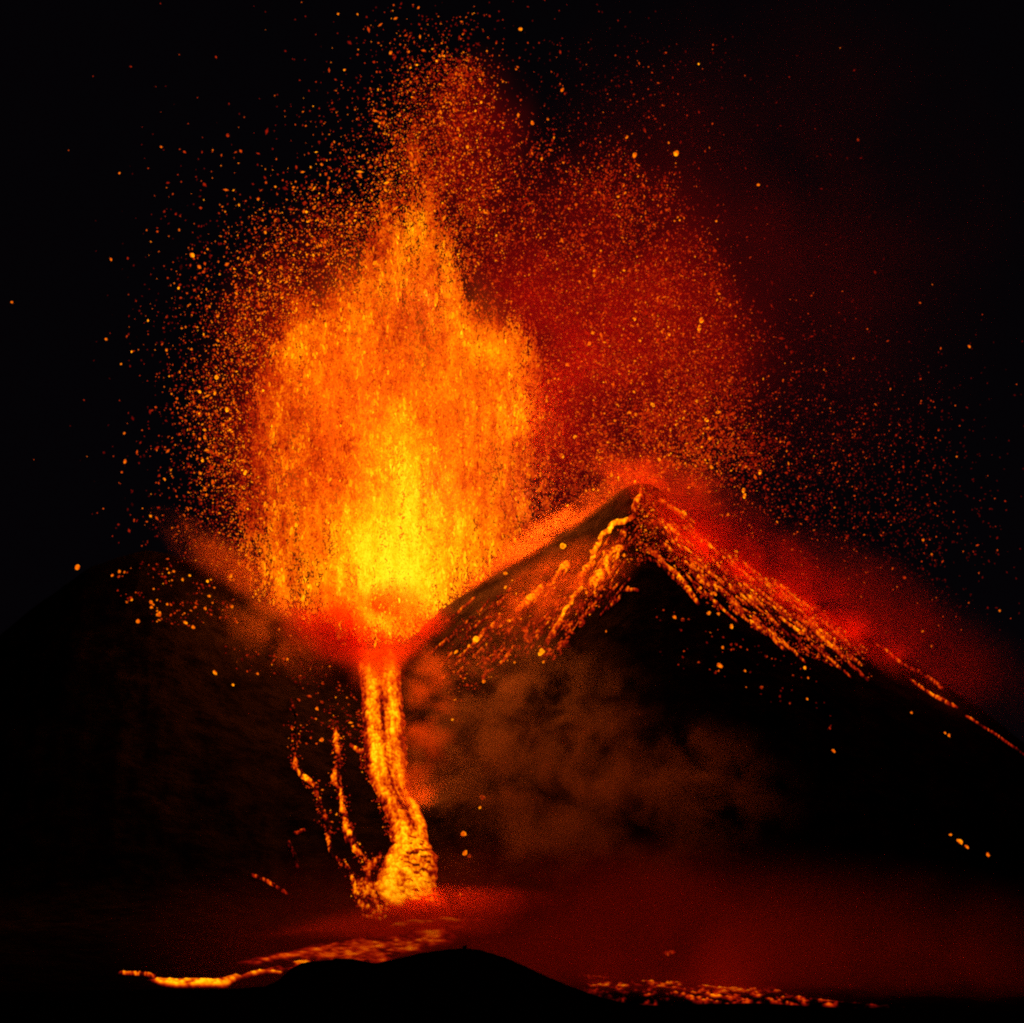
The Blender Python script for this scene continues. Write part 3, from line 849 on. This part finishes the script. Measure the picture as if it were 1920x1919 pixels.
HEATS = {"dull red": 0.36, "orange": 0.60, "amber": 0.74, "yellow": 0.88}
SHAPES = {"round": 1.0, "oblong": 1.7, "ragged": 1.25}
rb = np.random.default_rng(55)
bombs = {(h, s): bomb_mesh(i * 3 + j, hv, rb, ICO2, sv, "lava_bomb") for i, (h, hv) in enumerate(HEATS.items()) for j, (s, sv) in enumerate(SHAPES.items())}


def where(x, y):
    if x < 210:
        return "alone in the black sky far off the spray's left side" if y < 1000 else "alone in the dark beyond the left rim"
    if y < 110:
        return "high above the fountain's top spray"
    if y < 280:
        if x < 700:
            return "in the dark off the left of the fountain's tip"
        return "among the sparks round the fountain's tip" if x < 930 else "in the dark off the right of the fountain's tip"
    if x < 480:
        if y < 430:
            return "in thin spray off the fountain's upper left shoulder"
        if y < 620:
            return "at the outer edge of the fountain's left shoulder"
        if y < 800:
            return "in the spray halfway up the fountain's left side"
        return "in the falling spray just above the left crater rim"
    if x < 720 and y < 480:
        return "in the dense spray over the fountain's left shoulder"
    if x < 1060:
        return "on the front of the fiery fountain"
    if x < 1430:
        if y < 420:
            return "along the upper edge of the red ash veil"
        if y < 680:
            return "in the middle of the red ash veil"
        return "in the hot falling curtain just above the summit"
    return "in the dark thin spray beyond the red veil"


first_bomb = {}
NB = 0


def bomb(x, y, rad_m, heat, shape, depth, label=None):
    global NB
    NB += 1
    o = bpy.data.objects.new("lava_bomb", bombs[(heat, shape)])
    link(o)
    o.location = at(x, y, FY + depth)
    o.scale = (rad_m * .88,) * 3
    o.rotation_euler = (rb.uniform(-.6, .6), rb.uniform(-.9, .9), rb.uniform(0, 6.28))
    size = "small" if rad_m < 1.25 else ("mid-sized" if rad_m < 1.8 else "large")
    tag(o, label or f"{size} {shape} {heat} lava bomb {where(x, y)}", "lava bomb", "glowing lava bombs in the air")


for a in [
    (145, 1064, 2.7, "amber", "ragged", "brightest lava bomb far left, alone below the rim's level"),
    (80, 1170, 2.2, "dull red", "oblong", "dull red bomb streaking down lowest and farthest left"),
    (22, 567, 1.5, "orange", "round", "orange speck of lava nearest the photo's left edge"),
    (360, 479, 2.4, "amber", "ragged", "large amber bomb standing out on the upper left of the spray"),
    (484, 374, 1.6, "orange", "round", "orange bomb at the top of the thin upper left spray"),
    (224, 325, 1.3, "orange", "round", "small orange bomb high in the empty upper left sky"),
    (302, 276, 1.4, "orange", "round", "orange bomb just inside the empty upper left sky"),
    (245, 125, 1.2, "dull red", "round", "lone red speck high in the upper left sky"),
    (1268, 288, 2.9, "amber", "ragged", "largest amber bomb at the veil's upper right corner"),
    (1190, 292, 2.2, "orange", "oblong", "oblong orange bomb just left of the veil's corner bomb"),
    (1175, 258, 1.5, "orange", "oblong", "thin orange bomb above the veil's corner pair"),
    (998, 231, 1.9, "orange", "oblong", "tilted orange bomb off the right of the fountain's tip"),
    (976, 55, 1.9, "amber", "round", "amber bomb in the black sky right of the fountain's top"),
    (1325, 788, 2.6, "yellow", "round", "brightest yellow bomb low in the right of the red veil"),
    (1315, 601, 2.4, "amber", "ragged", "topmost of two close amber bombs deep in the red veil"),
    (1311, 615, 2.2, "amber", "oblong", "lower of two close amber bombs deep in the red veil"),
    (1189, 599, 1.9, "amber", "round", "amber bomb in the centre of the red veil"),
    (1105, 645, 1.9, "amber", "ragged", "amber bomb near the fountain's right edge in the veil"),
    (1078, 820, 2.3, "yellow", "round", "yellow bomb between the fountain and the summit"),
    (1054, 855, 1.9, "amber", "oblong", "amber bomb low between fountain and summit"),
    (1236, 862, 1.9, "amber", "round", "amber bomb directly over the summit haze"),
    (1425, 886, 2.1, "amber", "oblong", "oblong amber bomb right of the summit haze"),
    (1394, 920, 1.9, "amber", "oblong", "upper of the paired bombs right of the summit"),
    (1396, 930, 2.0, "amber", "oblong", "lower of the paired bombs right of the summit"),
    (1422, 347, 1.7, "orange", "round", "lone orange bomb in the dark beyond the veil's top"),
    (1343, 415, 1.4, "orange", "round", "small orange bomb above the veil's right shoulder"),
    (1731, 1013, 1.6, "orange", "round", "orange bomb in the thin spray over the far right ridge"),
    (1747, 1040, 1.4, "orange", "round", "small orange bomb under the one over the far right ridge"),
    (1730, 1184, 1.5, "orange", "round", "orange bomb just over the far right slope"),
    (1760, 806, 1.4, "dull red", "round", "highest red speck of the thin far right spray"),
    (549, 665, 2.3, "yellow", "oblong", "yellow oblong bomb at the fountain's left face"),
    (553, 583, 2.4, "yellow", "oblong", "yellow oblong bomb at the top of the fountain's left shoulder"),
    (406, 708, 2.0, "yellow", "ragged", "yellow bomb midway in the left spray"),
    (403, 738, 1.8, "amber", "round", "amber bomb just under the yellow one in the left spray"),
    (460, 887, 1.9, "yellow", "oblong", "yellow oblong bomb at the fountain's lower left edge"),
    (234, 866, 1.7, "orange", "oblong", "orange bomb on the far left fringe of the spray"),
    (233, 813, 1.5, "orange", "round", "small orange bomb on the left fringe of the spray"),
]:
    bomb(a[0], a[1], a[2] * .92, a[3], a[4], rb.normal() * 30, a[5])
lx, ly = pick(dl * clump * sstep(-5, 25, sdl), 150, rb)
vx, vy = pick(dv * clump, 75, rb)
tx_, ty_ = pick((dr ** 0.7) * above, 22, rb)
for k, (x_, y_) in enumerate(zip(np.r_[lx, vx, tx_], np.r_[ly, vy, ty_])):
    hn_ = rb.choice(["dull red", "orange", "orange", "amber", "yellow"]) if k < 225 else rb.choice(["dull red", "orange"])
    bomb(x_, y_, 0.8 + 0.9 * rb.random() ** 3, str(hn_), str(rb.choice(list(SHAPES))), rb.normal() * 60)

# ------------------------------------------------------------------ hot blocks lying on the slopes
def slope_where(x, y):
    if x < 420 and y < 1190:
        return "on the dark outer slope of the left rim"
    if x < 600:
        return "on the fume-covered slope under the left rim"
    if x < 660 and y < 1340:
        return "beside the top of the side streams"
    if y > 1400 and x < 1000:
        return "on the smoky slope beside the big flow"
    if x < 1180:
        return "on the streaked face left of the summit"
    if x < 1250 and y < 1120:
        return "on the dark shoulder below the summit"
    if y < np.interp(x, [1200, 1500, 1900], [1090, 1180, 1400]):
        return "in the hot band of the right flank"
    return "on the dark lower part of the right flank"


NK = 0


def block(x, y, rad_m, heat, shape, label=None):
    global NK
    p, ok = drape([x], [y])
    if not ok[0]:
        return
    NK += 1
    o = bpy.data.objects.new("lava_block", bombs[(heat, shape)])
    link(o)
    o.location = p[0] + np.array([0, 0, rad_m * .35])
    o.scale = (rad_m * .88,) * 3
    o.rotation_euler = (rb.uniform(-.6, .6), rb.uniform(-1.2, 1.2), rb.uniform(0, 6.28))
    size = "small" if rad_m < 1.25 else ("mid-sized" if rad_m < 2.0 else "large")
    tag(o, label or f"{size} {shape} {heat} lava block lying {slope_where(x, y)}", "lava block", "hot lava blocks lying on the slopes")


for a in [
    (893, 1203, 4.0, "yellow", "ragged", "big yellow boulder at the end of the thin broken stream"),
    (880, 1213, 2.4, "orange", "round", "orange block right below the big yellow boulder"),
    (1015, 1228, 3.8, "yellow", "oblong", "big yellow oblong boulder below the longest stream"),
    (1056, 1027, 3.4, "yellow", "ragged", "big yellow boulder above the arrowhead stream"),
    (948, 1078, 2.2, "amber", "oblong", "amber block on the crest beside the rim haze"),
    (948, 1103, 2.0, "amber", "round", "amber block below the crest block"),
    (848, 1351, 1.7, "yellow", "round", "single bright block alone on the smoky slope"),
    (869, 1567, 3.2, "orange", "ragged", "ragged orange boulder right of the big flow's lower half"),
    (900, 1516, 1.7, "amber", "round", "small amber block up the slope from the ragged boulder"),
    (906, 1498, 2.6, "dull red", "oblong", "dull red oblong block highest right of the big flow"),
    (872, 1602, 2.6, "orange", "oblong", "wedge of orange lava below the ragged boulder"),
    (880, 1608, 1.8, "dull red", "oblong", "dull red tip beside the wedge of orange lava"),
    (863, 1679, 1.5, "amber", "round", "small amber block close above the red smoke bank"),
    (879, 1669, 2.0, "dull red", "ragged", "dull red block above the red smoke bank"),
    (297, 1155, 2.9, "orange", "oblong", "largest orange block on the left outer slope"),
    (259, 1167, 2.6, "orange", "ragged", "ragged orange block farthest down the left outer slope"),
    (389, 1092, 2.0, "yellow", "round", "bright block near the left rim's crest"),
    (362, 1178, 2.0, "orange", "oblong", "orange block just where the left fume begins"),
    (403, 1263, 2.2, "amber", "oblong", "amber block at the lower edge of the left fume"),
    (437, 1286, 1.8, "yellow", "round", "lone yellow block below the left fume"),
    (1328, 1152, 2.2, "amber", "oblong", "amber block below the orange stream's tip, first on the dark slope"),
    (1347, 1153, 2.0, "orange", "round", "orange block beside the amber one on the dark slope"),
    (1371, 1177, 2.2, "amber", "oblong", "amber block third down the dark slope"),
    (1280, 1164, 2.0, "dull red", "ragged", "ragged dull red block left on the dark slope"),
    (1350, 1251, 2.6, "orange", "oblong", "orange oblong block lying alone lower in the dark"),
    (1355, 1216, 1.9, "orange", "round", "orange block just above the lone oblong one"),
    (1509, 1254, 2.2, "amber", "round", "lone amber block in the dark under the scarlet stream"),
    (1427, 1291, 1.7, "dull red", "oblong", "dull red block deep in the dark below the right flank"),
    (1563, 1410, 1.7, "orange", "oblong", "lowest lone orange block on the black right slope"),
    (1709, 1338, 1.6, "orange", "round", "orange block under the beaded thread by the ridge"),
    (1772, 1376, 1.6, "orange", "round", "upper of two orange blocks under the last thread"),
    (1779, 1381, 1.6, "orange", "oblong", "lower of two orange blocks under the last thread"),
    (1782, 1567, 1.8, "orange", "round", "first of the lone glowing rocks far down the black slope"),
    (1799, 1580, 2.6, "amber", "oblong", "largest of the lone glowing rocks far down the black slope"),
    (1813, 1590, 1.9, "orange", "oblong", "third of the lone glowing rocks far down the black slope"),
    (1852, 1605, 2.0, "orange", "oblong", "farthest of the lone glowing rocks down the black slope"),
    (1283, 964, 2.4, "yellow", "oblong", "yellow block at the top of the hot right flank"),
    (1332, 1028, 2.6, "yellow", "oblong", "yellow oblong block in the middle of the hot band"),
    (1376, 1020, 3.2, "amber", "oblong", "long amber block at the upper edge of the hot band"),
    (1380, 1036, 2.2, "amber", "round", "amber block below the long amber one"),
    (1321, 989, 1.8, "yellow", "round", "bright round block near the hot band's upper edge"),
    (1248, 992, 2.0, "yellow", "ragged", "bright ragged block under the dark summit ledge"),
]:
    block(a[0], a[1], a[2] * .85, a[3], a[4], a[5])


def band(n, r):
    """points in the hot band under the right ridge"""
    x = 1196 + 430 * r.random(n) ** 1.4 + 10 * r.normal(size=n)
    ry_ = np.interp(x, [p[0] for p in RIDGE_PX], [p[1] for p in RIDGE_PX])
    return x, ry_ + 6 + r.random(n) * np.interp(x, [1200, 1300, 1500, 1700], [150, 135, 110, 60])


def left_rim(n, r):
    a, q = 6.283 * r.random(n), np.sqrt(r.random(n))
    return 330 + 112 * q * np.cos(a) + 6 * r.normal(size=n), 1112 + (62 * q * np.sin(a)) + 0.18 * 112 * q * np.cos(a) + 5 * r.normal(size=n)


def left_fume(n, r):
    x = 420 + 200 * r.random(n)
    return x, 1140 + (x - 420) * 0.25 + 110 * r.random(n)


def face(n, r):
    t = r.random(n)
    x = 1180 - 340 * t
    return x, 990 + t * 190 + r.random(n) * 130 + r.normal(size=n) * 14


def flank(n, r):
    x = 1230 + 330 * r.random(n)
    return x, 1130 + (x - 1230) * 0.42 + r.random(n) ** 1.5 * 110


def beside(n, r):
    return 560 + 110 * r.random(n), 1270 + 130 * r.random(n)


for fn, n_, hs in ((band, 62, ["orange", "orange", "dull red", "amber"]), (left_rim, 34, ["orange", "dull red", "amber"]), (left_fume, 16, ["dull red", "orange"]), (face, 46, ["orange", "dull red", "amber"]),
                   (flank, 17, ["dull red", "dull red", "orange"]), (beside, 14, ["orange", "dull red"])):
    bx, by = fn(n_, rb)
    for x_, y_ in zip(bx, by):
        block(x_, y_, 0.9 + 1.0 * rb.random() ** 2, str(rb.choice(hs)), str(rb.choice(list(SHAPES))))

SIDE = [(553, 1330), (553, 1440), (568, 1458), (588, 1472), (601, 1516), (613, 1545), (617, 1582), (622, 1606), (650, 1624), (663, 1655), (669, 1682), (684, 1702), (712, 1718)]
SIDE2 = [(628, 1350), (632, 1392), (637, 1434), (628, 1460), (641, 1494), (647, 1545), (655, 1566), (674, 1600), (704, 1640)]


def channel(n, r):
    out = []
    for line_, q in ((SIDE, n // 2), (SIDE2, n - n // 2)):
        c_, _s = resample(line_, 1.0)
        k_i = r.integers(0, len(c_), q)
        out.append(c_[k_i] + r.normal(size=(q, 2)) * np.array([6.5, 4.0]))
    out = np.concatenate(out)
    return out[:, 0], out[:, 1]


def flow_edge(n, r):
    y_ = 1290 + 290 * r.random(n)
    return np.interp(y_, E[:, 0], E[:, 1]) - np.abs(r.normal(size=n)) * 7 + 2, y_


pts, hts = [], []
for fn, n_, h0 in ((band, 3600, .36), (left_rim, 260, .34), (left_fume, 160, .26), (face, 1700, .30), (flank, 90, .26), (beside, 140, .32), (channel, 900, .36), (flow_edge, 260, .36)):
    bx, by = fn(n_, rb)
    m_ = fbm(bx / 26 + 9, by / 26, 3)
    P_, ok = drape(bx, by)
    keep = ok & (m_ > .42)
    pts.append(P_[keep]); hts.append(h0 + 0.08 * rb.normal(size=keep.sum()) + 0.28 * (rb.random(keep.sum()) < .12))
pts, hts = np.concatenate(pts), np.concatenate(hts)
pts[:, 2] += 0.3
rub = blobs("lava_rubble", pts, 0.45 + 0.75 * rb.random(len(pts)) ** 2, hts, 1.0 + 1.2 * rb.random(len(pts)), None, rb, 0, 0.3)
tag(rub, "countless small glowing lava fragments strewn over the cone's slopes", "lava rubble", kind="stuff")

# ------------------------------------------------------------------ the hut on the hill top
M_HUT = rock_material("dark_stone", (0.04, 0.04, 0.04), (0.08, 0.075, 0.07), 0.9, 0.4)
hut = bpy.data.objects.new("hut", None)
link(hut)
hut.location = at(871, 1780, HY)
hut.location.z -= 0.4
tag(hut, "tiny dark hut standing on the top of the rounded hill", "hut")


def boxes(name, lst, parent, mat=None, bev=0.03):
    bm = bmesh.new()
    for (cx_, cy_, cz_, sx_, sy_, sz_) in lst:
        g = bmesh.ops.create_cube(bm, size=1.0)
        for v in g["verts"]:
            v.co = Vector((v.co.x * sx_ + cx_, v.co.y * sy_ + cy_, v.co.z * sz_ + cz_))
    bmesh.ops.bevel(bm, geom=bm.edges[:], offset=bev, segments=1, affect='EDGES')
    me = bpy.data.meshes.new(name)
    bm.to_mesh(me); bm.free()
    me.materials.append(mat or M_HUT)
    return link(bpy.data.objects.new(name, me), parent)


boxes("wall", [(0, 0, 0.9, 2.5, 2.4, 1.8)], hut)
bm = bmesh.new()
rv = [(-1.45, -1.4, 1.72), (1.45, -1.4, 2.5), (1.45, 1.4, 2.5), (-1.45, 1.4, 1.72)]
lo_ = [bm.verts.new(v) for v in rv]
up_ = [bm.verts.new((v[0], v[1], v[2] + 0.16)) for v in rv]
bm.faces.new(lo_[::-1]); bm.faces.new(up_)
for k in range(4):
    bm.faces.new((lo_[k], lo_[(k + 1) % 4], up_[(k + 1) % 4], up_[k]))
me = bpy.data.meshes.new("roof"); bm.to_mesh(me); bm.free(); me.materials.append(M_HUT)
roof = link(bpy.data.objects.new("roof", me), hut)
boxes("gable", [(0.62, 0, 2.05, 1.2, 2.36, 0.5)], hut)
boxes("chimney", [(0.95, 0.4, 2.85, 0.34, 0.34, 0.7)], roof)
boxes("door", [(-0.3, -1.22, 0.75, 0.8, 0.06, 1.5)], hut, bev=0.01)
